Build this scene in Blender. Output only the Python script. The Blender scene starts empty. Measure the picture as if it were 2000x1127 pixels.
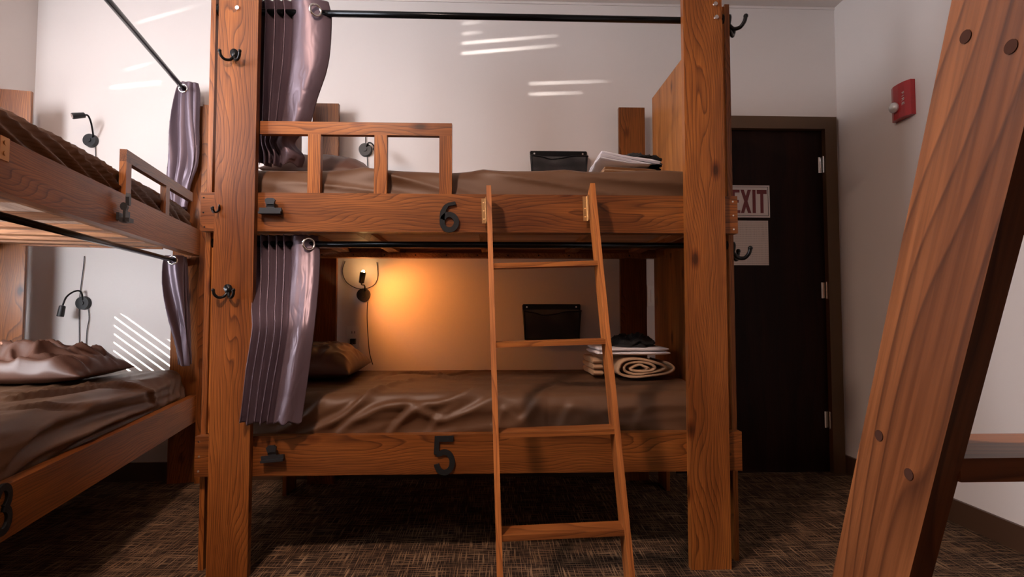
import bpy, bmesh, math, random
from mathutils import Vector, Matrix, noise
random.seed(7)
C = bpy.context.scene.collection
sc = bpy.context.scene
PI = math.pi

# ------------------------------------------------------------------ camera
CAM_H, YAW, PITCH, ROLL, FPX = 0.919, 0.0369, 0.0428, -0.0007, 1050.0
fw = Vector((math.sin(YAW)*math.cos(PITCH), math.cos(YAW)*math.cos(PITCH), math.sin(PITCH)))
rt0 = Vector((math.cos(YAW), -math.sin(YAW), 0)); up0 = rt0.cross(fw)
rt = rt0*math.cos(ROLL)+up0*math.sin(ROLL); up = -rt0*math.sin(ROLL)+up0*math.cos(ROLL)
cam_d = bpy.data.cameras.new('camera'); cam = bpy.data.objects.new('camera', cam_d); C.objects.link(cam)
cam_d.sensor_width = 36.0; cam_d.lens = FPX*36.0/2000.0; cam_d.clip_start = 0.02
cam.matrix_world = Matrix(((rt.x, up.x, -fw.x, 0), (rt.y, up.y, -fw.y, 0), (rt.z, up.z, -fw.z, CAM_H), (0, 0, 0, 1)))
sc.camera = cam
# ------------------------------------------------------------------ world, light, exposure
w = bpy.data.worlds.new('world'); sc.world = w; w.use_nodes = True
w.node_tree.nodes['Background'].inputs[0].default_value = (0.75, 0.86, 1.0, 1)
w.node_tree.nodes['Background'].inputs[1].default_value = 0.6
sc.view_settings.view_transform = 'Standard'; sc.view_settings.look = 'None'
sc.view_settings.exposure = 0.0; sc.view_settings.gamma = 1.0; sc.view_settings.use_curve_mapping = False
XL, XR, YF, YB, ZC = -2.547, 2.024, -1.70, 3.041, 2.715
def lamp(name, kind, loc, energy, color, aim=None, **kw):
    d = bpy.data.lights.new(name, kind); d.energy = energy; d.color = color
    for k, v in kw.items(): setattr(d, k, v)
    o = bpy.data.objects.new(name, d); C.objects.link(o); o.location = loc
    if aim is not None: o.rotation_euler = (Vector(aim)-Vector(loc)).to_track_quat('-Z', 'Y').to_euler()
    return o
# warm ceiling light over the aisle
lamp('ceiling_light', 'AREA', (-0.88, 0.34, ZC-0.03), 68, (1.0, 0.70, 0.55), (-0.88, 0.35, 0), shape='DISK', size=0.22)
# daylight in the window of the left wall
lamp('window_daylight', 'AREA', (XL+0.03, 0.95, 2.02), 122, (0.93, 0.94, 1.0), (0.8, 2.2, 1.7), shape='RECTANGLE', size=1.5, size_y=1.0)
lamp('window_low_daylight', 'AREA', (XL+0.03, 1.75, 1.05), 26, (0.92, 0.94, 1.0), (-1.5, 2.6, 0.85), shape='RECTANGLE', size=0.9, size_y=0.22)
# low sun through the blind of the left window
SUN_D = Vector((1.0, 1.5, -0.73)).normalized()
sun = lamp('sun', 'SUN', (-6, -3, 4), 26, (1.0, 0.97, 0.92), None, angle=0.004)
sun.rotation_euler = SUN_D.to_track_quat('-Z', 'Y').to_euler()
# added spot lamp outside, throws wall stripes through the slit mask behind the camera
SLIT_L = Vector((0.6, -6.5, 2.35))
lamp('slit_stripe_spot', 'SPOT', SLIT_L, 9000, (1.0, 0.95, 0.9), (-0.2, 3.04, 2.4), spot_size=0.9, spot_blend=0.2, shadow_soft_size=0.012)

def P(px, py, Y=None, X=None, z=None):
    d = fw + rt*(px-1000)/FPX - up*(py-563.5)/FPX
    if Y is not None: t = Y/d.y
    elif X is not None: t = X/d.x
    else: t = (z-CAM_H)/d.z
    return Vector((0, 0, CAM_H)) + d*t

# ------------------------------------------------------------------ materials
def newmat(name):
    m = bpy.data.materials.new(name); m.use_nodes = True
    nt = m.node_tree; b = nt.nodes['Principled BSDF']
    return m, nt, b
def N(nt, t, **kw):
    n = nt.nodes.new(t)
    for k, v in kw.items(): setattr(n, k, v)
    return n
def ramp(nt, stops):
    r = N(nt, 'ShaderNodeValToRGB'); e = r.color_ramp.elements
    while len(e) < len(stops): e.new(0.5)
    for i, (p, c) in enumerate(stops):
        e[i].position = p; e[i].color = (c[0], c[1], c[2], 1) if not isinstance(c, float) else (c, c, c, 1)
    return r
def plain(name, col, rough=0.5, metal=0.0, spec=None, bump=0, bscale=200, coat=0, emit=None, estr=0, sheen=0):
    m, nt, b = newmat(name)
    b.inputs['Base Color'].default_value = (*col, 1); b.inputs['Roughness'].default_value = rough
    b.inputs['Metallic'].default_value = metal
    if spec is not None: b.inputs['Specular IOR Level'].default_value = spec
    b.inputs['Coat Weight'].default_value = coat
    b.inputs['Sheen Weight'].default_value = sheen
    tc = N(nt, 'ShaderNodeTexCoord'); n = N(nt, 'ShaderNodeTexNoise'); n.inputs['Scale'].default_value = bscale
    nt.links.new(tc.outputs['Object'], n.inputs['Vector'])
    mx = N(nt, 'ShaderNodeMixRGB'); mx.blend_type = 'MULTIPLY'; mx.inputs[0].default_value = 0.12
    mx.inputs[1].default_value = (*col, 1); nt.links.new(n.outputs['Fac'], mx.inputs[2]); nt.links.new(mx.outputs[0], b.inputs['Base Color'])
    if bump:
        bp = N(nt, 'ShaderNodeBump'); bp.inputs['Strength'].default_value = bump; bp.inputs['Distance'].default_value = 0.002
        nt.links.new(n.outputs['Fac'], bp.inputs['Height']); nt.links.new(bp.outputs[0], b.inputs['Normal'])
    if emit: b.inputs['Emission Color'].default_value = (*emit, 1); b.inputs['Emission Strength'].default_value = estr
    return m

def wood(name, axis, light=(0.305, 0.104, 0.022), dark=(0.075, 0.020, 0.006), rough=0.36, ring=52.0, knots=True, warp=0.05):
    """planed boards, grain along the given axis of the object's own space"""
    m, nt, b = newmat(name); L = nt.links.new
    tc = N(nt, 'ShaderNodeTexCoord'); oi = N(nt, 'ShaderNodeObjectInfo')
    rot = N(nt, 'ShaderNodeMapping'); rot.vector_type = 'POINT'
    rot.inputs['Rotation'].default_value = {'z': (0, 0, 0), 'x': (0, -PI/2, 0), 'y': (PI/2, 0, 0)}[axis]
    L(tc.outputs['Object'], rot.inputs[0])
    off = N(nt, 'ShaderNodeVectorMath', operation='SCALE'); off.inputs[0].default_value = (0.9, 0.7, 13.0); L(oi.outputs['Random'], off.inputs['Scale'])
    add = N(nt, 'ShaderNodeVectorMath', operation='ADD'); L(rot.outputs[0], add.inputs[0]); L(off.outputs[0], add.inputs[1])
    # warp
    mp = N(nt, 'ShaderNodeMapping'); mp.inputs['Scale'].default_value = (5, 5, 1.1); L(add.outputs[0], mp.inputs[0])
    n1 = N(nt, 'ShaderNodeTexNoise'); n1.inputs['Scale'].default_value = 1.0; n1.inputs['Detail'].default_value = 2; L(mp.outputs[0], n1.inputs[0])
    sub = N(nt, 'ShaderNodeVectorMath', operation='SUBTRACT'); L(n1.outputs['Color'], sub.inputs[0]); sub.inputs[1].default_value = (0.5, 0.5, 0.5)
    scl = N(nt, 'ShaderNodeVectorMath', operation='SCALE'); scl.inputs['Scale'].default_value = 0.17; L(sub.outputs[0], scl.inputs[0])
    mp2 = N(nt, 'ShaderNodeMapping'); mp2.inputs['Scale'].default_value = (1, 1, 0.042); L(add.outputs[0], mp2.inputs[0])
    ad2 = N(nt, 'ShaderNodeVectorMath', operation='ADD'); L(mp2.outputs[0], ad2.inputs[0]); L(scl.outputs[0], ad2.inputs[1])
    wv = N(nt, 'ShaderNodeTexWave', wave_type='RINGS', rings_direction='SPHERICAL', wave_profile='SAW')
    wv.inputs['Scale'].default_value = ring*0.95; wv.inputs['Distortion'].default_value = 0.9; wv.inputs['Detail'].default_value = 1.5
    wv.inputs['Detail Scale'].default_value = 1.4; L(ad2.outputs[0], wv.inputs[0])
    # fibres
    mp3 = N(nt, 'ShaderNodeMapping'); mp3.inputs['Scale'].default_value = (260, 260, 7); L(add.outputs[0], mp3.inputs[0])
    n2 = N(nt, 'ShaderNodeTexNoise'); n2.inputs['Scale'].default_value = 1.0; n2.inputs['Detail'].default_value = 3; L(mp3.outputs[0], n2.inputs[0])
    # broad tone
    mp4 = N(nt, 'ShaderNodeMapping'); mp4.inputs['Scale'].default_value = (9, 9, 1.1); L(add.outputs[0], mp4.inputs[0])
    n3 = N(nt, 'ShaderNodeTexNoise'); n3.inputs['Scale'].default_value = 1.0; n3.inputs['Detail'].default_value = 2; L(mp4.outputs[0], n3.inputs[0])
    mid = tuple(l*0.60+d*0.40 for l, d in zip(light, dark))
    r = ramp(nt, [(0.0, light), (0.5, tuple(l*.86+d*.14 for l, d in zip(light, dark))), (0.78, tuple(l*.66+d*.34 for l, d in zip(light, dark))), (0.93, tuple(l*.22+d*.78 for l, d in zip(light, dark))), (1.0, tuple(l*.8+d*.2 for l, d in zip(light, dark)))])
    L(wv.outputs['Fac'], r.inputs[0])
    r3 = ramp(nt, [(0.30, (0.50, 0.42, 0.42)), (0.5, (0.85, 0.80, 0.78)), (0.66, (1.12, 1.08, 1.0))]); L(n3.outputs['Fac'], r3.inputs[0])
    m1 = N(nt, 'ShaderNodeMixRGB', blend_type='MULTIPLY'); m1.inputs[0].default_value = 0.9; L(r.outputs[0], m1.inputs[1]); L(r3.outputs[0], m1.inputs[2])
    r2 = ramp(nt, [(0.35, (0.60, 0.55, 0.52)), (0.6, (1.05, 1.05, 1.05))]); L(n2.outputs['Fac'], r2.inputs[0])
    m2 = N(nt, 'ShaderNodeMixRGB', blend_type='MULTIPLY'); m2.inputs[0].default_value = 0.75; L(m1.outputs[0], m2.inputs[1]); L(r2.outputs[0], m2.inputs[2])
    last = m2
    if knots:
        mk = N(nt, 'ShaderNodeMapping'); mk.inputs['Scale'].default_value = (9.0, 9.0, 4.2); L(add.outputs[0], mk.inputs[0])
        vo = N(nt, 'ShaderNodeTexVoronoi'); vo.inputs['Scale'].default_value = 1.0; L(mk.outputs[0], vo.inputs[0])
        rk = ramp(nt, [(0.0, (0.05, 0.03, 0.025)), (0.07, (0.10, 0.05, 0.035)), (0.12, (0.55, 0.42, 0.38)), (0.2, (1, 1, 1))]); L(vo.outputs['Distance'], rk.inputs[0])
        m3 = N(nt, 'ShaderNodeMixRGB', blend_type='MULTIPLY'); m3.inputs[0].default_value = 0.85; L(last.outputs[0], m3.inputs[1]); L(rk.outputs[0], m3.inputs[2]); last = m3
    hv = N(nt, 'ShaderNodeHueSaturation'); mr = N(nt, 'ShaderNodeMapRange'); mr.inputs[3].default_value = 0.78; mr.inputs[4].default_value = 1.18
    L(oi.outputs['Random'], mr.inputs[0]); L(mr.outputs[0], hv.inputs['Value']); L(last.outputs[0], hv.inputs['Color'])
    L(hv.outputs[0], b.inputs['Base Color'])
    b.inputs['Roughness'].default_value = rough; b.inputs['Specular IOR Level'].default_value = 0.4
    bp = N(nt, 'ShaderNodeBump'); bp.inputs['Strength'].default_value = 0.15; bp.inputs['Distance'].default_value = 0.001
    L(n2.outputs['Fac'], bp.inputs['Height']); L(bp.outputs[0], b.inputs['Normal'])
    if name.startswith('door'): b.inputs['Specular IOR Level'].default_value = 0.12
    return m
WX, WY, WZ = (wood('walnut_'+a, a) for a in 'xyz')
LADW = dict(light=(0.37, 0.132, 0.033), dark=(0.14, 0.043, 0.013), ring=22.0, knots=False)
LX, LZ = wood('ladder_wood_x', 'x', **LADW), wood('ladder_wood_z', 'z', **LADW)
LAD_SHADE = dict(light=(0.225, 0.086, 0.029), dark=(0.060, 0.020, 0.008), ring=26.0, knots=False)  # ladder wood darkened in its colour to stand in for shade on the near ladder
LX_SHADE, LZ_SHADE = wood('shaded_ladder_wood_x', 'x', **LAD_SHADE), wood('shaded_ladder_wood_z', 'z', **LAD_SHADE)
PLY = wood('plywood_panel', 'z', light=(0.46, 0.185, 0.050), dark=(0.30, 0.105, 0.026), ring=7.0, rough=0.4)
PLYL = wood('plywood_base', 'x', light=(0.86, 0.66, 0.52), dark=(0.74, 0.52, 0.38), ring=8.0, rough=0.6, knots=False)
BATT = wood('batten_wood', 'y', light=(0.50, 0.24, 0.11), dark=(0.26, 0.11, 0.05), ring=18.0, rough=0.55, knots=False)
DOORW = wood('door_wood', 'z', light=(0.024, 0.0075, 0.0045), dark=(0.014, 0.0045, 0.003), ring=6.0, rough=0.5, knots=False)
PLUG = plain('screw_plug_wood', (0.035, 0.014, 0.009), 0.85, spec=0.1)
BLACK = plain('black_metal', (0.012, 0.012, 0.013), 0.28, 0.6)
ROD = plain('black_rod', (0.016, 0.018, 0.02), 0.22, 0.85)
BLKP = plain('black_plastic', (0.012, 0.012, 0.014), 0.42)
BLKM = plain('black_paint', (0.012, 0.013, 0.014), 0.6, bump=0.3, spec=0.2)
CHROME = plain('bright_steel', (0.85, 0.84, 0.82), 0.18, 1.0)
BRASS = plain('brass', (0.60, 0.38, 0.18), 0.3, 0.9)
WHITEP = plain('white_plastic', (0.80, 0.76, 0.72), 0.4)
PAPER = plain('white_card', (0.74, 0.66, 0.62), 0.6)
REDP = plain('dark_red_paint', (0.16, 0.008, 0.012), 0.5)
REDG = plain('red_plastic', (0.42, 0.012, 0.016), 0.3, coat=0.3)
CASING = plain('door_casing_paint', (0.105, 0.055, 0.022), 0.5, bscale=3)
BASEB = plain('baseboard_vinyl', (0.070, 0.034, 0.018), 0.45, bscale=3)
SHEET = plain('brown_sheet', (0.112, 0.054, 0.026), 0.5, bump=0.12, bscale=500, spec=0.4)
PILW = plain('brown_pillowcase', (0.115, 0.052, 0.034), 0.45, bump=0.1, bscale=400, spec=0.4)
CURT = plain('grey_satin', (0.150, 0.110, 0.138), 0.40, 0.40, bump=0.05, bscale=600)
WHITEC = plain('white_cotton', (0.82, 0.78, 0.80), 0.85, bump=0.3, bscale=300)
BEIGE = plain('beige_fleece', (0.46, 0.28, 0.16), 0.9, bump=0.4, bscale=300)
BLKC = plain('black_cotton', (0.010, 0.009, 0.009), 0.9, bump=0.4, bscale=300)
GLOW = plain('lit_bulb', (1, 0.8, 0.5), 0.4, emit=(1.0, 0.62, 0.25), estr=60)
DARKLED = plain('led_lens', (0.55, 0.42, 0.38), 0.3)
GLASS = plain('strobe_lens', (0.85, 0.88, 0.9), 0.08, 0.5)
SHADEM = plain('window_shade', (0.85, 0.85, 0.85), 0.8)

def wallmat():
    m, nt, b = newmat('painted_wall'); L = nt.links.new
    tc = N(nt, 'ShaderNodeTexCoord'); n = N(nt, 'ShaderNodeTexNoise'); n.inputs['Scale'].default_value = 160; L(tc.outputs['Object'], n.inputs[0])
    n2 = N(nt, 'ShaderNodeTexNoise'); n2.inputs['Scale'].default_value = 1.3; L(tc.outputs['Object'], n2.inputs[0])
    r = ramp(nt, [(0.3, (0.69, 0.635, 0.605)), (0.7, (0.72, 0.665, 0.635))]); L(n2.outputs['Fac'], r.inputs[0]); L(r.outputs[0], b.inputs['Base Color'])
    b.inputs['Roughness'].default_value = 0.55
    bp = N(nt, 'ShaderNodeBump'); bp.inputs['Strength'].default_value = 0.08; bp.inputs['Distance'].default_value = 0.002
    L(n.outputs['Fac'], bp.inputs['Height']); L(bp.outputs[0], b.inputs['Normal']); return m
WALL = wallmat()
WALLD = plain('low_bounce_wall', (0.16, 0.13, 0.11), 0.6, bscale=4)  # unseen front wall, coloured dark to cut the light it bounces back
def carpetmat():
    m, nt, b = newmat('woven_carpet'); L = nt.links.new
    tc = N(nt, 'ShaderNodeTexCoord')
    def threads(sc3, lo, hi):
        mp = N(nt, 'ShaderNodeMapping'); mp.inputs['Scale'].default_value = sc3; L(tc.outputs['Object'], mp.inputs[0])
        n = N(nt, 'ShaderNodeTexNoise'); n.inputs['Scale'].default_value = 1; n.inputs['Detail'].default_value = 1.5; L(mp.outputs[0], n.inputs[0])
        r = ramp(nt, [(lo, 0.0), (hi, 1.0)]); L(n.outputs['Fac'], r.inputs[0]); return r
    a = threads((250, 8, 1), 0.53, 0.64); c = threads((8, 250, 1), 0.53, 0.64)
    mxx = N(nt, 'ShaderNodeMath', operation='MAXIMUM'); L(a.outputs[0], mxx.inputs[0]); L(c.outputs[0], mxx.inputs[1])
    n3 = N(nt, 'ShaderNodeTexNoise'); n3.inputs['Scale'].default_value = 6; L(tc.outputs['Object'], n3.inputs[0])
    ra = ramp(nt, [(0.35, (0.20, 0.115, 0.060)), (0.65, (0.30, 0.19, 0.11))]); L(n3.outputs['Fac'], ra.inputs[0])
    mx = N(nt, 'ShaderNodeMixRGB'); mx.inputs[1].default_value = (0.026, 0.015, 0.010, 1); L(mxx.outputs[0], mx.inputs[0]); L(ra.outputs[0], mx.inputs[2])
    L(mx.outputs[0], b.inputs['Base Color']); b.inputs['Roughness'].default_value = 0.95; b.inputs['Specular IOR Level'].default_value = 0.15
    bp = N(nt, 'ShaderNodeBump'); bp.inputs['Strength'].default_value = 0.6; bp.inputs['Distance'].default_value = 0.003
    L(mxx.outputs[0], bp.inputs['Height']); L(bp.outputs[0], b.inputs['Normal']); return m
CARPET = carpetmat()
def meshmat():
    m, nt, b = newmat('wire_mesh'); L = nt.links.new
    b.inputs['Base Color'].default_value = (0.015, 0.015, 0.017, 1); b.inputs['Roughness'].default_value = 0.5
    tr = N(nt, 'ShaderNodeBsdfTransparent'); mx = N(nt, 'ShaderNodeMixShader'); out = nt.nodes['Material Output']
    tc = N(nt, 'ShaderNodeTexCoord')
    ws = []
    for d in 'XZ':
        wv = N(nt, 'ShaderNodeTexWave', bands_direction=d); wv.inputs['Scale'].default_value = 110; L(tc.outputs['Object'], wv.inputs[0]); ws.append(wv)
    mm = N(nt, 'ShaderNodeMath', operation='MAXIMUM'); L(ws[0].outputs['Fac'], mm.inputs[0]); L(ws[1].outputs['Fac'], mm.inputs[1])
    gt = N(nt, 'ShaderNodeMath', operation='GREATER_THAN'); gt.inputs[1].default_value = 0.62; L(mm.outputs[0], gt.inputs[0])
    L(gt.outputs[0], mx.inputs[0]); L(tr.outputs[0], mx.inputs[1]); L(b.outputs[0], mx.inputs[2]); L(mx.outputs[0], out.inputs[0]); return m
MESHM = meshmat()
def papermat():
    m, nt, b = newmat('printed_notice'); L = nt.links.new
    tc = N(nt, 'ShaderNodeTexCoord'); mp = N(nt, 'ShaderNodeMapping'); mp.inputs['Scale'].default_value = (60, 1, 1); L(tc.outputs['Object'], mp.inputs[0])
    wv = N(nt, 'ShaderNodeTexWave', bands_direction='Z'); wv.inputs['Scale'].default_value = 30; L(tc.outputs['Object'], wv.inputs[0])
    n = N(nt, 'ShaderNodeTexNoise'); n.inputs['Scale'].default_value = 8; L(mp.outputs[0], n.inputs[0])
    mu = N(nt, 'ShaderNodeMath', operation='MULTIPLY'); L(wv.outputs['Fac'], mu.inputs[0]); L(n.outputs['Fac'], mu.inputs[1])
    r = ramp(nt, [(0.35, (0.66, 0.57, 0.51)), (0.55, (0.40, 0.33, 0.29))]); L(mu.outputs[0], r.inputs[0]); L(r.outputs[0], b.inputs['Base Color'])
    b.inputs['Roughness'].default_value = 0.7; return m
NOTICE = papermat()

# ------------------------------------------------------------------ helpers
def tag(o, label=None, cat=None, group=None, kind=None):
    if label: o['label'] = label
    if cat: o['category'] = cat
    if group: o['group'] = group
    if kind: o['kind'] = kind
    return o
def thing(name, label, cat, loc=(0, 0, 0), rotz=0.0, group=None):
    o = bpy.data.objects.new(name, None); C.objects.link(o); o.location = loc; o.rotation_euler = (0, 0, rotz)
    o.empty_display_size = 0.1
    return tag(o, label, cat, group)
def obj(name, bm, mat, parent=None, smooth=False, bevel=0.0, origin=None):
    if bevel > 0:
        bmesh.ops.bevel(bm, geom=[e for e in bm.edges if len(e.link_faces) == 2 and e.calc_face_angle(0) > 0.6], offset=bevel, segments=2, affect='EDGES', profile=0.6)
    bmesh.ops.recalc_face_normals(bm, faces=bm.faces)
    me = bpy.data.meshes.new(name)
    if origin is not None:
        bmesh.ops.translate(bm, vec=-Vector(origin), verts=bm.verts)
    bm.to_mesh(me); bm.free()
    if smooth:
        for p in me.polygons: p.use_smooth = True
    for m in (mat if isinstance(mat, (list, tuple)) else [mat]): me.materials.append(m)
    o = bpy.data.objects.new(name, me); C.objects.link(o)
    if origin is not None: o.location = origin
    if parent: o.parent = parent
    return o
def B(*boxes):
    bm = bmesh.new()
    for b in boxes: addbox(bm, *b)
    return bm
def addbox(bm, x0, x1, y0, y1, z0, z1, M=None, mi=0):
    vs = [bm.verts.new((x, y, z)) for z in (z0, z1) for y in (y0, y1) for x in (x0, x1)]
    if M is not None:
        for v in vs: v.co = M @ v.co
    for f in ((0, 2, 3, 1), (4, 5, 7, 6), (0, 1, 5, 4), (2, 6, 7, 3), (0, 4, 6, 2), (1, 3, 7, 5)):
        bm.faces.new([vs[i] for i in f]).material_index = mi
    return vs
def addprism(bm, pts, axis, a, b_, mi=0):
    """closed 2D outline extruded along axis ('x','y','z') from a to b_"""
    def mk(p, t):
        return {'y': (p[0], t, p[1]), 'x': (t, p[0], p[1]), 'z': (p[0], p[1], t)}[axis]
    A = [bm.verts.new(mk(p, a)) for p in pts]; Bv = [bm.verts.new(mk(p, b_)) for p in pts]
    n = len(pts)
    f = [bm.faces.new(A), bm.faces.new(Bv[::-1])]
    for i in range(n): f.append(bm.faces.new((A[i], Bv[i], Bv[(i+1) % n], A[(i+1) % n])))
    for q in f: q.material_index = mi
def addtube(bm, pts, r, seg=10, caps=True, closed=False):
    pts = [Vector(p) for p in pts]; n = len(pts); rings = []
    rr = r if isinstance(r, (list, tuple)) else [r]*n
    ref = None
    for i, p in enumerate(pts):
        if closed: t = pts[(i+1) % n]-pts[i-1]
        else: t = (pts[min(i+1, n-1)]-pts[max(i-1, 0)])
        t.normalize()
        if ref is None: ref = Vector((0, 0, 1)) if abs(t.z) < 0.9 else Vector((1, 0, 0))
        a = (ref-t*ref.dot(t)).normalized(); b_ = t.cross(a); ref = a
        rings.append([bm.verts.new(p+a*rr[i]*math.cos(2*PI*k/seg)+b_*rr[i]*math.sin(2*PI*k/seg)) for k in range(seg)])
    for i in range(n if closed else n-1):
        A, Bq = rings[i], rings[(i+1) % n]
        for k in range(seg): bm.faces.new((A[k], A[(k+1) % seg], Bq[(k+1) % seg], Bq[k]))
    if caps and not closed: bm.faces.new(rings[0][::-1]); bm.faces.new(rings[-1])
def tube(pts, r, seg=10, **k):
    bm = bmesh.new(); addtube(bm, pts, r, seg, **k); return bm
def smoothpath(pts, n=8):
    pts = [Vector(p) for p in pts]; out = []
    for i in range(len(pts)-1):
        p0, p1, p2, p3 = pts[max(i-1, 0)], pts[i], pts[i+1], pts[min(i+2, len(pts)-1)]
        for k in range(n):
            t = k/n
            out.append(0.5*((2*p1)+(p2-p0)*t+(2*p0-5*p1+4*p2-p3)*t*t+(3*p1-p0-3*p2+p3)*t**3))
    out.append(pts[-1]); return out
def grid(bm, pts, closed_u=False):
    vs = [[bm.verts.new(p) for p in row] for row in pts]
    for i in range(len(vs)-1):
        m = len(vs[i])
        for j in range(m if closed_u else m-1):
            bm.faces.new((vs[i][j], vs[i][(j+1) % m], vs[i+1][(j+1) % m], vs[i+1][j]))
    return vs
def addball(bm, c, r, seg=12, sc3=(1, 1, 1)):
    c = Vector(c); rings = []
    for i in range(1, seg//2):
        a = PI*i/(seg//2)
        rings.append([bm.verts.new(c+Vector((r*sc3[0]*math.sin(a)*math.cos(2*PI*k/seg), r*sc3[1]*math.sin(a)*math.sin(2*PI*k/seg), r*sc3[2]*math.cos(a)))) for k in range(seg)])
    t = bm.verts.new(c+Vector((0, 0, r*sc3[2]))); b_ = bm.verts.new(c-Vector((0, 0, r*sc3[2])))
    for i in range(len(rings)-1):
        for k in range(seg): bm.faces.new((rings[i][k], rings[i+1][k], rings[i+1][(k+1) % seg], rings[i][(k+1) % seg]))
    for k in range(seg): bm.faces.new((t, rings[0][k], rings[0][(k+1) % seg])); bm.faces.new((b_, rings[-1][(k+1) % seg], rings[-1][k]))
def adddisc(bm, c, n, r, th, seg=24, r2=None):
    """short cylinder at c with axis n"""
    c = Vector(c); n = Vector(n).normalized()
    addtube(bm, [c, c+n*th], [r, r2 if r2 is not None else r], seg)
def nz(x, y, z=0.0): return noise.noise(Vector((x, y, z)))
def lerpkeys(keys, t):
    for i in range(len(keys)-1):
        a, b_ = keys[i], keys[i+1]
        if t <= b_[0] or i == len(keys)-2:
            f = max(0, min(1, (t-a[0])/(b_[0]-a[0]))); out = []
            pr = keys[i-1] if i > 0 else a; nx = keys[i+2] if i+2 < len(keys) else b_
            h = b_[0]-a[0]
            for k in range(1, len(a)):
                m0 = (b_[k]-pr[k])/(b_[0]-pr[0])*h if b_[0] != pr[0] else 0; m1 = (nx[k]-a[k])/(nx[0]-a[0])*h
                out.append((2*f**3-3*f*f+1)*a[k]+(f**3-2*f*f+f)*m0+(-2*f**3+3*f*f)*b_[k]+(f**3-f*f)*m1)
            return out

# ------------------------------------------------------------------ the room
def struct(name, bm, mat, parent=None, **k):
    o = obj(name, bm, mat, parent, **k)
    if parent is None: o['kind'] = 'structure'
    return o
T = 0.12
struct('floor', B((XL-T, XR+T, YF-T, YB+T, -0.1, 0)), CARPET)
struct('ceiling', B((XL-T, XR+T, YF-T, YB+T, ZC, ZC+0.1)), WALL)
struct('wall_right', B((XR, XR+T, YF, YB, 0, ZC)), WALL)
# back wall with the door opening
DX0, DX1, DZ = 1.495-0.50, 1.936, 1.980   # door leaf
DX0 = 1.03
struct('wall_back', B((XL-T, DX0-0.05, YB, YB+T, 0, ZC), (DX0-0.05, DX1+0.02, YB, YB+T, DZ+0.02, ZC), (DX1+0.02, XR+T, YB, YB+T, 0, ZC)), WALL)
struct('wall_left', B((XL-T, XL, YF, 0.45, 0, ZC), (XL-T, XL, 2.335, YB, 0, ZC), (XL-T, XL, 0.45, 2.335, 0, 0.95), (XL-T, XL, 0.45, 1.68, 0.95, 1.46), (XL-T, XL, 0.45, 2.335, 2.55, ZC)), WALL)
# window in the left wall: shade down to a slatted blind
wn = tag(obj('window_1', B((XL-T, XL-T+0.02, 0.45, 2.335, 1.43, 2.55)), SHADEM), kind='structure')
obj('window_frame', B((XL-0.07, XL-0.03, 0.45, 0.49, 1.46, 2.55), (XL-0.07, XL-0.03, 2.295, 2.335, 0.95, 2.55), (XL-0.07, XL-0.03, 0.45, 2.335, 2.51, 2.55), (XL-0.07, XL-0.03, 0.49, 2.295, 1.44, 1.47)), WHITEP, wn)
bl = thing('window_blind', 'white slatted blind across the lower part of the left window', 'window blind', (XL-0.045, 2.000, 0.95))
bm = bmesh.new(); zz = 0.005
while zz < 0.48:
    addbox(bm, -0.010, 0.010, -0.285, 0.29, zz, zz+0.024); zz += 0.046
obj('slats', bm, WHITEP, bl)
# front wall (behind the camera) and an added mask, its slits cut to throw light stripes
struct('wall_front', B((XL-T, -1.0, YF-T, YF, 0, ZC), (1.6, XR+T, YF-T, YF, 0, ZC), (-1.0, 1.6, YF-T, YF, 0, 1.85), (-1.0, 1.6, YF-T, YF, 2.66, ZC)), WALLD)
cu = bpy.data.curves.new('slit_mask_outline', 'CURVE'); cu.dimensions = '2D'; cu.fill_mode = 'BOTH'; cu.extrude = 0.002
def spl(pts):
    s = cu.splines.new('POLY'); s.points.add(len(pts)-1); s.use_cyclic_u = True
    for i, p in enumerate(pts): s.points[i].co = (p[0], p[1], 0, 1)
spl([(-1.02, 1.8), (1.62, 1.8), (1.62, 2.70), (-1.02, 2.70)])
slits = [(902, 46, 940, 43, 1.6), (902, 66, 940, 63, 1.6), (902, 84.5, 1088, 69.5, 3.0), (902, 104.5, 1090, 88.5, 3.4),
         (1033, 163.5, 1185, 158.5, 2.0), (1033, 184, 1138, 181, 2.2), (217, 171, 384, 154, 4.5), (245, 137, 300, 122, 2.0), (270, 44, 395, 8, 2.0)]
for x0, y0, x1, y1, th in slits:
    q = []
    for px, py, s in ((x0, y0, -th*0.35), (x0+(x1-x0)*.3, y0+(y1-y0)*.3, -th*.5), (x1, y1, -0.3), (x1, y1, 0.3), (x0+(x1-x0)*.3, y0+(y1-y0)*.3, th*.5), (x0, y0, th*0.35)):
        A = P(px, py+s, Y=YB); t = (YF-T-0.004-SLIT_L.y)/(A.y-SLIT_L.y); h = SLIT_L+(A-SLIT_L)*t; q.append((h.x, h.z))
    spl(q)
wc = bpy.data.objects.new('slit_mask', cu); C.objects.link(wc); cu.materials.append(SHADEM)
wc.rotation_euler = (PI/2, 0, 0); wc.location = (0, YF-T-0.004, 0); wc['kind'] = 'structure'
# baseboards
struct('baseboard_back', B((XL, DX0-0.05, YB-0.012, YB, 0, 0.10)), BASEB, bevel=0.003)
struct('baseboard_right', B((XR-0.014, XR, YF, YB, 0, 0.10)), BASEB, bevel=0.003)
struct('baseboard_left', B((XL, XL+0.012, YF, YB-0.012, 0, 0.10)), BASEB, bevel=0.003)
# small gloss line where wall meets ceiling
struct('trim_1', B((XL, XR, YB-0.006, YB, 2.702, ZC)), WALL)
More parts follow.
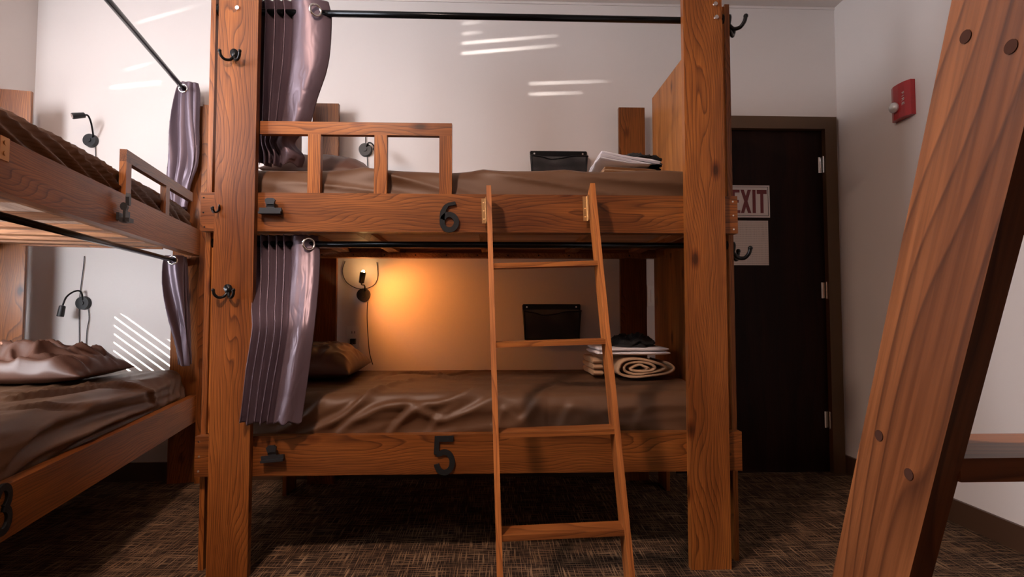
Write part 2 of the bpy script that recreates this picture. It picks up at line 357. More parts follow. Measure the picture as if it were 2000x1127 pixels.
# door
door = tag(obj('door_1', B((DX0, DX1, YB+0.012, YB+0.052, 0.006, DZ)), DOORW), kind='structure')
obj('door_frame', B((DX1, XR-0.018, YB-0.022, YB+0.02, 0, 2.052), (DX0-0.075, DX0, YB-0.022, YB+0.02, 0, 2.052), (DX0, DX1, YB-0.022, YB+0.02, DZ, 2.052)), CASING, door, bevel=0.003)
obj('threshold', B((DX0, DX1, YB-0.004, YB+0.05, 0.0, 0.006)), CHROME, door)
for py in (322, 567, 820):
    h = P(1608, py, Y=YB); bm = bmesh.new(); addtube(bm, [(DX1-0.004, YB-0.006, h.z-0.048), (DX1-0.004, YB-0.006, h.z+0.048)], 0.007, 10)
    addbox(bm, DX1-0.028, DX1-0.004, YB+0.006, YB+0.011, h.z-0.046, h.z+0.046); obj('hinge', bm, CHROME, door)
# exit sign
ex = thing('exit_sign', 'white rectangular sign with dark red EXIT letters on the dark door', 'sign', (1.492, YB+0.010, 1.5575))
obj('sign_plate', B((-0.122, 0.122, -0.004, 0.001, -0.094, 0.094)), PAPER, ex, bevel=0.001)
bm = bmesh.new(); a, c = 0.113, 0.085
addbox(bm, -a, a, -0.0052, -0.0038, c-0.002, c); addbox(bm, -a, a, -0.0052, -0.0038, -c, -c+0.002); addbox(bm, -a, -a+0.002, -0.0052, -0.0038, -c, c); addbox(bm, a-0.002, a, -0.0052, -0.0038, -c, c)
obj('border_line', bm, BLKM, ex)
bm = bmesh.new(); H = 0.068; w_ = 0.017; y0, y1 = -0.0056, -0.0038
addbox(bm, -0.102, -0.102+w_, y0, y1, -H, H)
for zz, l in ((H-0.016, 0.046), (-0.008, 0.040), (-H, 0.048)): addbox(bm, -0.102+w_-0.001, -0.102+l, y0, y1, zz, zz+0.016+(0.012 if zz < -0.02 or zz > 0.02 else 0)*0)
obj('letter_e', bm, REDP, ex)
bm = bmesh.new()
addprism(bm, [(-0.050, H), (-0.031, H), (0.011, -H), (-0.008, -H)], 'y', y0, y1); addprism(bm, [(-0.008, H), (0.011, H), (-0.031, -H), (-0.050, -H)], 'y', y0-0.0003, y1)
obj('letter_x', bm, REDP, ex)
obj('letter_i', B((0.020, 0.038, y0, y1, -H, H)), REDP, ex)
obj('letter_t', B((0.046, 0.104, y0, y1, H-0.024, H), (0.066, 0.084, y0, y1, -H, H-0.023)), REDP, ex)
pn = P(1502, 518, Y=YB+0.01); pt = P(1500, 431, Y=YB+0.01)
tag(obj('paper_notice', B((-0.108, 0.108, -0.0012, 0.0, -(pt.z-pn.z)/2, (pt.z-pn.z)/2)), NOTICE, None, origin=(0, 0, 0)), 'white printed paper sheet taped to the door below the EXIT sign', 'notice').location = (pn.x-0.108, YB+0.0115, (pt.z+pn.z)/2)
# light switch and strobe
s = P(1272, 578, Y=YB); sw = thing('light_switch', 'white rocker light switch plate on wall behind the right end panel', 'light switch', (s.x+0.012, YB-0.001, s.z))
obj('switch_plate', B((-0.036, 0.036, -0.007, 0, -0.058, 0.058)), WHITEP, sw, bevel=0.003); obj('rocker', B((-0.017, 0.017, -0.011, -0.006, -0.034, 0.034)), WHITEP, sw, bevel=0.002)
s = P(1769, 198, X=XR)
st = thing('fire_alarm_strobe', 'red wall mounted fire alarm strobe with clear lens beside the door', 'fire alarm', (XR-0.001, s.y, s.z))
bm = bmesh.new(); prof = [(0, -0.062), (-0.022, -0.062), (-0.034, -0.035), (-0.037, 0.0), (-0.034, 0.035), (-0.022, 0.062), (0, 0.062)]
addprism(bm, [(p[1], p[0]) for p in prof][::-1], 'z', -0.085, 0.085)
for v in bm.verts: v.co = Vector((v.co.y, -v.co.x, v.co.z))
obj('housing', bm, REDG, st, bevel=0.003)
bm = bmesh.new(); addball(bm, (-0.046, 0.018, -0.026), 0.026, 14, (0.75, 1, 1)); obj('strobe_lens', bm, GLASS, st, smooth=True)
fc = bpy.data.curves.new('fire_lettering', 'FONT'); fc.body = 'FIRE'; fc.size = 0.030; fc.extrude = 0.0005; fc.space_character = 1.25; fc.align_x = 'CENTER'; fc.align_y = 'CENTER'
fc.materials.append(WHITEP); ft = bpy.data.objects.new('tmp_text', fc); C.objects.link(ft); bpy.context.view_layer.update()
fm = bpy.data.meshes.new_from_object(ft.evaluated_get(bpy.context.evaluated_depsgraph_get())); bpy.data.objects.remove(ft)
fo = bpy.data.objects.new('lettering', fm); C.objects.link(fo); fo.parent = st
fo.matrix_local = Matrix.Translation((-0.0365, -0.028, 0.004)) @ Matrix(((0, 0.2, -1, 0), (0, 1, 0.2, 0), (1, 0, 0, 0), (0, 0, 0, 1))) @ Matrix.Rotation(PI, 4, 'Z')

# ------------------------------------------------------------------ hardware
def hook_bm(sc_=1.0, M=None):
    bm = bmesh.new()
    # local: wall plane y=0, hook grows towards -y
    prof = []
    for k in range(18):
        a = 2*PI*k/18; r = 0.0155*(1-0.22*math.sin(a-PI/2)*1) if False else 0.0145
        x = r*math.cos(a)*(1.0 if math.sin(a) > 0 else 0.72+0.28*(1+math.sin(a))); z = r*math.sin(a)*(1.0 if math.sin(a) > 0 else 1.7)
        prof.append((x, z+0.012))
    addprism(bm, prof, 'y', -0.007, 0.0)
    for sx in (-1, 1):
        pts = smoothpath([(sx*0.003, -0.005, -0.006), (sx*0.010, -0.014, -0.020), (sx*0.024, -0.026, -0.023), (sx*0.034, -0.034, -0.012), (sx*0.036, -0.037, 0.000)], 5)
        addtube(bm, pts, [0.0054]*len(pts), 8); addball(bm, (sx*0.0365, -0.0375, 0.003), 0.0068, 10)
    for v in bm.verts:
        v.co *= sc_
        if M is not None: v.co = M @ v.co
    return bm
def clip_bm(tilt=0.0):
    bm = bmesh.new()
    M = Matrix.Rotation(tilt, 4, 'Y')
    addprism(bm, [(-0.039, -0.016), (0.039, -0.016), (0.039, 0.006), (-0.039, 0.006)], 'y', -0.020, -0.014)
    addprism(bm, [(-0.039, -0.016), (0.039, -0.016), (0.039, -0.008), (-0.039, -0.008)], 'y', -0.028, -0.006)
    addprism(bm, [(-0.014, 0.004), (0.014, 0.004), (0.013, 0.020), (-0.013, 0.020)], 'y', -0.018, -0.013)
    addprism(bm, [(-0.014, 0.018), (0.014, 0.018), (0.018, 0.034), (0.010, 0.041), (-0.010, 0.041), (-0.018, 0.034)], 'y', -0.024, -0.016)
    addtube(bm, [(-0.015, -0.012, 0.015), (0.015, -0.012, 0.015)], 0.008, 12)
    addprism(bm, [(-0.037, -0.012), (0.037, -0.012), (0.037, 0.002), (-0.037, 0.002)], 'y', -0.006, 0.0)
    for v in bm.verts: v.co = M @ v.co
    return bm
def stroke_bm(path, wdt, th):
    """flat figure: polyline path (x,z) swept with given widths, extruded thickness th towards -y"""
    bm = bmesh.new(); pts = [Vector((p[0], p[1])) for p in path]; n = len(pts)
    ww = wdt if isinstance(wdt, list) else [wdt]*n
    Lf, Rt = [], []
    for i in range(n):
        t = (pts[min(i+1, n-1)]-pts[max(i-1, 0)]).normalized(); nn = Vector((-t.y, t.x))
        Lf.append(pts[i]+nn*ww[i]/2); Rt.append(pts[i]-nn*ww[i]/2)
    f = [(bm.verts.new((l.x, 0, l.y)), bm.verts.new((r.x, 0, r.y)), bm.verts.new((l.x, -th, l.y)), bm.verts.new((r.x, -th, r.y))) for l, r in zip(Lf, Rt)]
    for a, b_ in zip(f, f[1:]):
        bm.faces.new((a[2], a[3], b_[3], b_[2])); bm.faces.new((a[0], b_[0], b_[1], a[1])); bm.faces.new((a[0], a[2], b_[2], b_[0])); bm.faces.new((a[1], b_[1], b_[3], a[3]))
    for q, s_ in ((f[0], 1), (f[-1], -1)): bm.faces.new((q[0], q[1], q[3], q[2]))
    return bm
def arc(cx, cz, rx, rz, a0, a1, n=14):
    return [(cx+rx*math.cos(math.radians(a0+(a1-a0)*i/n)), cz+rz*math.sin(math.radians(a0+(a1-a0)*i/n))) for i in range(n+1)]
def numeral(ch):
    if ch == '6':
        p = [(0.022, 0.050)] + arc(0.008, -0.004, 0.034, 0.052, 110, 180, 8) + arc(0.0, -0.020, 0.026, 0.028, 175, 520, 22)
        wd = [0.012]*3+[0.016]*3+[0.019]*(len(p)-6)
        return stroke_bm(p, wd, 0.010)
    if ch == '5':
        bm = stroke_bm([(0.034, 0.059), (-0.024, 0.059)], 0.020, 0.008)
        b2 = stroke_bm([(-0.0235, 0.068), (-0.0265, 0.004)], 0.018, 0.0079)
        b3 = stroke_bm([(-0.026, 0.006)]+arc(0.002, -0.024, 0.028, 0.036, 120, -170, 22), 0.019, 0.0078)
    else:
        bm = stroke_bm(arc(-0.002, 0.030, 0.024, 0.028, 170, -80, 16), 0.018, 0.008)
        b2 = stroke_bm(arc(-0.002, -0.026, 0.026, 0.030, 85, -170, 16), 0.019, 0.0079); b3 = None
    for b_ in (b2, b3):
        if b_ is None: continue
        me = bpy.data.meshes.new('tmp'); b_.to_mesh(me); b_.free(); bm.from_mesh(me); bpy.data.meshes.remove(me)
    return bm

# ------------------------------------------------------------------ bunk bed
BL, BD = 1.957, 1.040
PT, RT, SP = 0.026, 0.038, 0.018         # post, rail, side plank thickness
def bunk(origin, rotz, label, zt1, zt2, head, panel, rods, right_bunk=False, far_post_w=0.14, posth=2.30):
    b = thing('bunk_bed', label, 'bunk bed', origin, rotz, 'wooden bunk beds')
    RH = 0.140; zb1, zb2 = zt1-RH, zt2-RH
    # posts (broad planks on the outer faces)
    ph = 2.30
    xs = [(0.061, 0.201), (BL-far_post_w, BL) if head == 'far' else (BL-0.204, BL-0.058)]
    for i, (x0, x1) in enumerate(xs):
        h1 = 2.06 if (head == 'far' and i == 1) else posth
        obj('post', B((x0, x1, 0, PT, 0, h1)), WZ, b, bevel=0.002, origin=(x0, 0, 0))
        obj('post', B((x0, x1, BD-PT, BD, 0, 2.062)), WZ, b, bevel=0.003, origin=(x0, BD, 0))
    # side planks completing the corner
    for x0 in (0.0, BL-SP):
        tp = 2.102 if x0 > 0 and head == 'near' else (2.06 if x0 > 0 else posth+0.04)
        out = head == 'far' and x0 > 0; ya = 0.026 if out else PT+RT; x0 += SP if out else 0
        obj('side_plank', B((x0, x0+SP, ya, ya+0.140, 0, tp)), WZ, b, bevel=0.0015, origin=(x0, ya, 0))
        obj('side_plank', B((x0, x0+SP, BD-PT-RT-0.140, BD-PT-RT, 0, 2.062)), WZ, b, bevel=0.0015, origin=(x0, BD-PT-RT-.14, 0))
    # rails
    for zt in (zt1, zt2):
        obj('rail', B((0, BL, PT, PT+RT, zt-RH, zt)), WX, b, bevel=0.002, origin=(0, PT, zt-RH))
        obj('rail', B((0, BL, BD-PT-RT, BD-PT, zt-RH, zt)), WX, b, bevel=0.002, origin=(0, BD-PT-RT, zt-RH))
        for x0 in (SP, BL-SP-0.02):
            obj('end_rail', B((x0, x0+0.02, PT+RT+0.142, BD-PT-RT-0.142, zt-0.11, zt-0.01)), WY, b, bevel=0.002)
        # ledgers, battens, base sheet
        for y0 in (PT+RT, BD-PT-RT-0.02):
            lb = obj('ledger', B((SP+0.001, BL-SP-0.001, y0, y0+0.02, zt-RH, zt-RH+0.026)), BATT, b, bevel=0.001)
        if zt == zt1:
            for k in range(11):
                bm = bmesh.new(); adddisc(bm, (0.14+k*0.165, BD-PT-RT-0.0205, zt-RH+0.013), (0, -1, 0), 0.004, 0.001, 8); obj('screw', bm, BLKM, lb)
        nb = (0.26, 0.52, 1.02, 1.47, 1.82) if head == 'near' else (0.25, 0.6, 0.95, 1.22, 1.45, 1.63, 1.78)
        for k in nb:
            obj('batten', B((k-0.030, k+0.030, PT+RT+0.003, BD-PT-RT-0.003, zt-RH+0.027, zt-RH+0.046)), BATT, b, bevel=0.001, origin=(k, 0.3, zt))
        obj('base_sheet', B((SP+0.002, BL-SP-0.002, PT+RT+0.002, BD-PT-RT-0.002, zt-RH+0.047, zt-RH+0.059)), PLYL, b, origin=(0, 0, zt))
    # end panel
    if panel:
        obj('end_panel', B((BL-0.014, BL-0.001, PT+RT+0.141, BD-PT-RT-0.141, zb2, 2.098)), PLY, b, origin=(BL, 0.5, 0.2))
        obj('end_panel_lining', B((BL-SP-0.010, BL-SP-0.0005, PT+RT+0.010, BD-0.068, zt1+0.001, 2.098)), PLY, b, origin=(BL-0.02, 0.6, 1.1))
        obj('end_panel_lining', B((BL-SP-0.010, BL-SP-0.0005, PT+RT+0.010, BD-0.068, zt2+0.001, zb1-0.001)), PLY, b, origin=(BL-0.02, 0.6, 0.1))
    if head == 'near' and panel:
        obj('end_panel', B((0.001, 0.014, PT+RT+0.141, BD-PT-RT-0.141, zb2, zb1)), PLY, b, origin=(0, 0.5, 0.2))
        obj('end_panel_lining', B((SP+0.0005, SP+0.010, PT+RT+0.010, BD-0.068, zt2+0.001, zb1-0.001)), PLY, b, origin=(0.02, 0.6, 0.1))
    # rods
    for z, y, r in rods:
        rb = tube([(SP+0.0005, y, z), (BL-SP-0.0005, y, z)], r, 16)
        rd = obj('curtain_rod', rb, ROD, b, smooth=True)
        for x0, s_ in ((SP, 1), (BL-SP, -1)):
            bm = bmesh.new(); adddisc(bm, (x0, y, z), (s_, 0, 0), r*2.0, 0.005, 20); adddisc(bm, (x0, y, z), (s_, 0, 0), r*1.35, 0.016, 16)
            obj('rod_socket', bm, BLACK, rd)
    return b
def screws(b, pts, r=0.0035, nm='screw', n=(0, -1, 0), th=0.0015, mat=None):
    for p in pts:
        bm = bmesh.new(); adddisc(bm, (0, 0, 0), n, r, th, 14, r*0.8); o = obj(nm, bm, mat or CHROME, b); o.location = p

FO = Vector((-1.045, 1.9275, 0))
A = bunk(FO, 0, 'wooden bunk bed numbered 5 and 6 with ladder in front, centre of the room', 1.348, 0.4793, 'near', True,
         [(2.049, 0.090, 0.0125), (1.170, 0.090, 0.0115)])
def LF(v, dx=0): return Vector(v)-FO            # world -> local of the front bunk
# guard rail of the upper berth
def guard(b, x0, x1, vx, z0, z1, hw=0.047):
    g = obj('guard_rail', B((x0, x1, PT+0.006, PT+0.030, z1-hw, z1)), WX, b, bevel=0.002, origin=(x0, PT, z1))
    for v in vx: obj('guard_post', B((v, v+0.046, PT+0.006, PT+0.030, z0, z1-hw)), WZ, b, bevel=0.0015, origin=(v, PT, z0))
yr = FO.y+PT+0.018
g0 = P(883, 243, Y=yr).z
gx = [P(x, 320, Y=yr).x-FO.x for x in (603, 732, 860)]
guard(A, 0.201, P(883, 300, Y=yr).x-FO.x, [gx[0], gx[1], P(883, 300, Y=yr).x-FO.x-0.046], 1.348, g0)
# numerals
for ch, px, py in (('6', 878, 424), ('5', 867, 889)):
    p = LF(P(px, py, Y=FO.y+PT)); o = obj('numeral', numeral(ch), BLKM, A); o.location = (p.x, PT, p.z); o['label'] = 'black painted numeral %s' % ch
# coat hooks on the bed
def hook(b, loc, rotz, s_=1.0, tilt=0.0):
    o = obj('coat_hook', hook_bm(s_), BLACK, b, smooth=True); o.location = loc; o.rotation_euler = (0, tilt, rotz); return o
for px, py in ((458, 110), (446, 569)):
    p = LF(P(px, py, Y=FO.y)); hook(A, (p.x, 0, p.z), 0, 0.95)
p = LF(P(429, 408, Y=FO.y)); hook(A, (p.x, -0.001, p.z), 0.9, 0.6).rotation_euler = (0, 0.1, -1.0)
for py in (15, 478):
    p = LF(P(416, py, Y=FO.y+0.10)); hook(A, (SP, 0.110, p.z), PI/2, 0.95)
for py in (48, 490):
    p = LF(P(1436, py, Y=FO.y+0.09)); hook(A, (BL, 0.085, p.z), PI/2, 1.35)
# bolts
screws(A, [(*(LF(P(px, py, Y=FO.y)).xy), LF(P(px, py, Y=FO.y)).z) for px, py in ((464, 16), (1397, 8), (1399, 34))], 0.0095, 'bolt', th=0.005)
yy = FO.y+PT
screws(A, [(LF(P(px, py, Y=yy)).x, PT, LF(P(px, py, Y=yy)).z) for px, py in ((388.5, 863), (388.5, 892), (387, 921), (1431, 394), (1432, 421), (1433, 448))], 0.0040)
screws(A, [(LF(P(px, py, Y=yy)).x, PT, LF(P(px, py, Y=yy)).z) for px, py in ((398, 386), (397, 415), (399, 443))], 0.0030, mat=BLKM)

# ------------------------------------------------------------------ left bunk
PHI = 0.2162; nrm = Vector((math.cos(PHI), math.sin(PHI), 0)); drc = Vector((-math.sin(PHI), math.cos(PHI), 0))
END = 1.030
LO = Vector((-1.377, 2.0, 0))+drc*(END-BL)+nrm*PT
LB = bunk(LO, PI/2+PHI, 'wooden bunk bed at left against the window wall, pillow at its far end', 1.3638, 0.4694, 'far', False,
          [(2.1262, 0.116, 0.0125), (1.1863, 0.116, 0.0115)], far_post_w=0.03)
LMI = (Matrix.Translation(LO) @ Matrix.Rotation(PI/2+PHI, 4, 'Z')).inverted()
LM = LMI.inverted()
def PL(px, py, ly):
    """pixel onto the plane local y = ly of the left bunk -> local coordinates"""
    d = fw + rt*(px-1000)/FPX - up*(py-563.5)/FPX
    o = LMI @ Vector((0, 0, CAM_H)); dd = LMI.to_3x3() @ d
    return o+dd*((ly-o.y)/dd.y)
yg = PT+0.018
ga, gb = PL(241, 287, yg), PL(387, 392, yg)
gz = (ga.z+gb.z)/2
vx2 = PL(318, 400, yg).x
guard(LB, ga.x, BL-0.148, [ga.x, vx2], 1.3638, gz+0.004)
p = PL(2, 996, PT); o = obj('numeral', numeral('3'), BLKM, LB); o.location = (p.x, PT, p.z); o['label'] = 'black painted numeral on the lower left rail'
# hinge plate and stub at the edge of the frame
p = PL(6, 290, PT); bm = bmesh.new(); addbox(bm, -0.018, 0.018, -0.004, 0, -0.03, 0.03); adddisc(bm, (0, -0.004, 0.015), (0, -1, 0), 0.006, 0.002); adddisc(bm, (0, -0.004, -0.012), (0, -1, 0), 0.006, 0.002)
o = obj('hinge_plate', bm, BRASS, LB, bevel=0.001); o.location = (p.x, PT, p.z)

# ------------------------------------------------------------------ ladders
def ladder(name, label, loc, lean, roll, H, W, treads, hinge=True, st_d=0.072, thick=0.017, notch=0, LZ=LZ, LX=LX):
    """stands at loc; local z runs up the slope. lean = atan(run/rise)"""
    t = thing(name, label, 'ladder', loc, 0, 'bunk ladders')
    t.rotation_euler = (-lean, roll, 0) if True else None
    # stiles
    Lh = H/math.cos(lean)
    tl = math.tan(lean)
    for x0 in (0, W-thick):
        bm = bmesh.new()
        # side view outline (y,z): ends cut level with the floor
        addprism(bm, [(-st_d/2, st_d/2*tl*1.0), (st_d/2, -st_d/2*tl*1.0), (st_d/2, Lh-st_d/2*tl), (-st_d/2, Lh)], 'x', x0, x0+thick)
        so = obj('stile', bm, LZ, t, bevel=0.0015, origin=(x0, 0, 0))
        if notch:
            for tz in treads:
                zc = tz/math.cos(lean)
                xx = x0-0.0002 if x0 == 0 else x0+thick
                for yy_ in (-0.016, 0.018):
                    bm = bmesh.new(); adddisc(bm, (xx, yy_, zc+yy_*-tl-0.008), (-1 if x0 == 0 else 1, 0, 0), 0.0042, 0.0004, 16); obj('screw_plug', bm, PLUG, t)
    for tz in treads:
        zc = tz/math.cos(lean); bm = bmesh.new()
        M = Matrix.Translation((0, 0, zc)) @ Matrix.Rotation(lean, 4, 'X')
        dd = st_d*0.5*0.98
        addbox(bm, thick, W-thick, -dd, dd, -0.016, 0.0, M)
        obj('tread', bm, LX, t, bevel=0.0015, origin=(0, 0, zc))
    if hinge:
        for x0 in (-0.001, W-thick-0.001):
            bm = bmesh.new()
            M = Matrix.Translation((x0, st_d/2+0.006, Lh-0.06)) @ Matrix.Rotation(lean, 4, 'X')
            addbox(bm, -0.018, 0, -0.003, 0.0005, -0.045, 0.045, M); addbox(bm, -0.0035, -0.0005, -0.032, 0, -0.045, 0.045, M)
            addtube(bm, [M @ Vector((-0.002, -0.003, -0.045)), M @ Vector((-0.002, -0.003, 0.045))], 0.0035, 8)
            for zz_ in (-0.03, 0, 0.03): adddisc(bm, M @ Vector((-0.011, -0.003, zz_)), (0, -1, 0), 0.003, 0.0008, 8)
            obj('hinge', bm, BRASS, t)
    return t
run, Hh = 0.405, 1.352
lean = math.atan(run/Hh)
# front ladder: back edge of its top meets the rail face, its foot stands forward in the aisle
topY = FO.y+PT-0.008-0.036/math.cos(lean)
px0 = P(950, 380, Y=topY).x
rl = math.radians(-1.7)
ladder('bunk_ladder', 'narrow four-step wooden ladder hinged to the numbered bunk bed', (px0+0.040, topY-run, 0.0), lean, rl, Hh, 0.385,
       [0.283, 0.553, 0.820, 1.080])
# near ladder at the right
e1 = P(1910, 600, X=0.30); e2 = P(1776, 1127, X=0.30)
sl = (e2.y-e1.y)/(e1.z-e2.z); lean2 = math.atan(sl)
fy = e1.y+sl*e1.z      # near edge on the floor
tz = P(1860, 897, X=0.31)
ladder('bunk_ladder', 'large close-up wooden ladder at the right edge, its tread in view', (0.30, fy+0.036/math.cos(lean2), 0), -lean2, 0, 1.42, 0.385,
       [tz.z-0.54, tz.z-0.27, tz.z+0.0, tz.z+0.27], hinge=False, notch=1, LZ=LZ_SHADE, LX=LX_SHADE)

# the bunk bed the near ladder belongs to (the photograph is taken from its lower berth)
bunk(Vector((1.507, 0.128, 0)), PI, 'wooden bunk bed behind the close-up ladder at the right edge', 1.348, 0.4793, 'near', False, [], posth=2.06)

# ------------------------------------------------------------------ mattresses and sheets
def mattress(x0, x1, y0, y1, z0, z1, wr, label, M=None, r=0.045, nx=230, group='mattresses in brown sheets'):
    bm = bmesh.new(); prof = []
    # cross-section from bottom front, up, over, down the back
    def corner(cy, cz, a0, a1, n):
        return [(cy+r*math.cos(a0+(a1-a0)*i/n), cz+r*math.sin(a0+(a1-a0)*i/n)) for i in range(n+1)]
    nf = 18
    prof += [(y0, z0+(z1-r-z0)*i/nf) for i in range(nf)]
    prof += corner(y0+r, z1-r, PI, PI/2, 10)
    nt_ = 46
    prof += [(y0+r+(y1-y0-2*r)*i/nt_, z1) for i in range(1, nt_)]
    prof += corner(y1-r, z1-r, PI/2, 0, 6)
    prof += [(y1, z1-r-(z1-r-z0)*i/6) for i in range(1, 7)]
    cy, cz = (y0+y1)/2, z0
    rows = []
    for i in range(nx+1):
        s_ = i/nx; x = x0+(x1-x0)*s_; e = min(x-x0, x1-x)
        k = 1.0
        if e < r: k = math.sqrt(max(0, 1-((r-e)/r)**2))
        ins = (1-k)*r
        row = []
        for j, (y, z) in enumerate(prof):
            yy_ = cy+(y-cy)*(1-ins/((y1-y0)/2)); zz_ = z if z < z0+0.01 else z-ins*((z-z0)/(z1-z0))
            front = max(0, min(1, (y0+r-y)/r)); top = max(0, min(1, (z-(z1-r))/r))
            if j < 2 or j > len(prof)-3: dn = 0
            else: dn = wr(x, y, z, front, top)*(1 if front > 0 else max(0.12, min(1, (y1-0.04-y)/0.15)))
            row.append((x, yy_-dn*front, zz_+dn*top*(1-0.3*front)))
        rows.append(row)
    vs = grid(bm, rows)
    bm.faces.new(vs[0][::-1]); bm.faces.new(vs[-1])
    bmesh.ops.triangulate(bm, faces=[f for f in bm.faces if len(f.verts) > 4])
    o = obj('mattress', bm, SHEET, None, smooth=True); tag(o, label, 'mattress', group)
    if M is not None: o.matrix_world = M
    return o
def fold_field(lines, M, y0, z1, r):
    """creases of a sheet: each line runs over the front face and on over the top; returns a height function of (x, run)"""
    I = M.inverted() if M is not None else Matrix.Identity(4); o = I @ Vector((0, 0, CAM_H)); out = []
    for amp, sg, pts in lines:
        q = []
        for px, py in pts:
            d = I.to_3x3() @ (fw + rt*(px-1000)/FPX - up*(py-563.5)/FPX)
            p = o+d*((y0-o.y)/d.y)
            if p.z > z1-r*0.4:
                if d.z < 0: p = o+d*((z1-o.z)/d.z)
                q.append(Vector((p.x, z1+(p.y-y0)-r*0.5)))
            else: q.append(Vector((p.x, p.z)))
        q = [Vector((v.x, v.y)) for v in smoothpath([(a.x, a.y, 0) for a in q], 5)]
        L_ = len(q); out.append((amp, sg, q, min(v.x for v in q)-4*sg, max(v.x for v in q)+4*sg))
    def f(x, w):
        h = 0.0
        for amp, sg, q, xa_, xb_ in out:
            if x < xa_ or x > xb_: continue
            best, bt, sd = 9.0, 0, 1
            for i in range(len(q)-1):
                a, e = q[i], q[i+1]-q[i]; t = ((x-a.x)*e.x+(w-a.y)*e.y)/max(1e-9, e.length_squared); t = max(0, min(1, t))
                dx, dy = x-a.x-e.x*t, w-a.y-e.y*t; dd = dx*dx+dy*dy
                if dd < best: best = dd; bt = (i+t)/(len(q)-1); sd = 1 if e.x*dy-e.y*dx > 0 else -1
            d_ = math.sqrt(best)*sd
            tap = math.sin(PI*min(1, max(0, 0.08+0.84*bt)))**0.7
            s1 = sg if d_ > 0 else sg*0.45
            h += amp*tap*(math.exp(-(d_/s1)**2)-0.45*math.exp(-((d_+sg*1.1)/(sg*0.7))**2))
        return h
    return f
def ridge(v, p=2.0): return (1-min(1, abs(v)*2.2))**p
F_LO = [(0.020, 0.022, [(1190, 748), (1009, 760), (876, 771), (766, 789), (700, 815), (662, 846)]), (0.016, 0.018, [(985, 768), (868, 777), (815, 798), (780, 824), (760, 848)]),
        (0.018, 0.020, [(800, 744), (740, 764), (691, 796), (632, 830), (592, 842)]), (0.012, 0.020, [(846, 737), (930, 727), (1060, 728), (1150, 731)]),
        (0.011, 0.018, [(727, 742), (815, 728), (905, 742), (1010, 738)]), (0.007, 0.02, [(900, 790), (860, 812), (840, 846)]), (0.005, 0.024, [(1180, 775), (1120, 790), (1090, 846)]),
        (0.006, 0.026, [(1330, 770), (1270, 790), (1230, 846)]), (0.010, 0.016, [(640, 770), (610, 800), (560, 835), (505, 842)]), (0.007, 0.02, [(1100, 752), (1030, 775), (985, 800), (965, 846)])]
FF_LO = fold_field(F_LO, None, FO.y+0.070, 0.612, 0.055)
F_LL = [(0.022, 0.022, [(0, 786), (120, 770), (230, 755), (330, 742)]), (0.018, 0.018, [(0, 806), (130, 790), (240, 778), (330, 752)]), (0.022, 0.024, [(0, 905), (60, 845), (130, 812), (230, 790), (330, 768)]),
        (0.020, 0.022, [(0, 935), (70, 885), (150, 848), (240, 810), (340, 776)]), (0.014, 0.02, [(60, 925), (110, 880), (190, 838), (280, 800)]), (0.012, 0.016, [(20, 770), (140, 757), (260, 745)]), (0.012, 0.015, [(120, 895), (180, 862), (260, 825), (320, 792)])]
FF_LL = fold_field(F_LL, LM, 0.082, 0.606, 0.06)
def run_(y, z, y0, z1, r): return z if y <= y0+0.001 else (z1+(y-y0)-r*0.5 if y > y0+r else z+(y-y0)*0.6)
def wr_lower(x, y, z, front, top):
    # long folds running along the bed, sweeping down to the left on the front face
    v = nz(x*1.5+z*6.0+y*0.9, y*7-z*9+x*1.0, 3.1); w2 = nz(x*2.3-z*11, y*10+z*6+x*1.1, 9.0)
    t_ = nz(x*3, y*3, z*3)
    s_ = 0.006*ridge(v, 3)+0.005*ridge(w2, 3)+0.007*t_+FF_LO(x, run_(y, z, FO.y+0.070, 0.612, 0.055))
    fall = 0.006*max(0, math.sin((x*7.5+z*22+nz(x*2, z*3)*2.5)))**2*front*(1.0 if x < 0.2 else 0.45)
    return s_+fall*(0.4+0.6*nz(x*1.3, 5.5)**2*2)
def wr_upper(x, y, z, front, top):
    v = nz(x*2.2+z*9, y*4-z*6, 7.7); return 0.014*ridge(v, 2.5)+0.006*nz(x*3.5, y*4, z*7)+0.016*front*nz(x*1.5+z*8, z*5, 2.0)
def wr_gather(x, y, z, front, top):
    u = x*40+z*125+2.5*nz(x*2.2, z*2, 1.0)
    a = (0.5+0.5*math.sin(u+nz(x*7, z*4)*1.0))**1.5*0.75+0.25*(0.5+0.5*math.sin(u*1.9+1))
    f_ = max(front, 0.0) if y < 0.5 else 0
    return 0.042*(a-0.45)*(0.25+0.75*f_)*(0.75+0.45*nz(x*5, 3.3))*(1 if y < 0.35 else 0.2)+0.020*f_+0.005*nz(x*3, y*3, z*4)
def wr_leftlow(x, y, z, front, top):
    v = nz(x*1.2-z*7, y*6+z*8+x*1.2, 21.0); v2 = nz(x*2.5-z*4, y*9+z*9, 4.0)
    endf = max(0, min(1, (x-(BL-0.50))/0.4))
    g = 0.5+0.5*math.sin(x*70-z*60+nz(x*4, z*4)*2)
    return FF_LL(x, run_(y, z, 0.082, 0.606, 0.06))+0.008*ridge(v, 2.4)+0.008*ridge(v2, 2.5)+0.006*nz(x*4, y*4, z*4)+endf*front*0.012*g
m_up = mattress(FO.x+SP+0.012, FO.x+BL-SP-0.016, FO.y+0.072, FO.y+BD-0.075, 1.348-0.14+0.060, 1.452, wr_upper, 'mattress in brown sheet on the upper berth of the numbered bunk bed')
m_lo = mattress(FO.x+SP+0.012, FO.x+BL-SP-0.016, FO.y+0.070, FO.y+BD-0.075, 0.4793-0.14+0.060, 0.612, wr_lower, 'mattress in rumpled brown sheet on the lower berth of the numbered bunk bed', r=0.055)
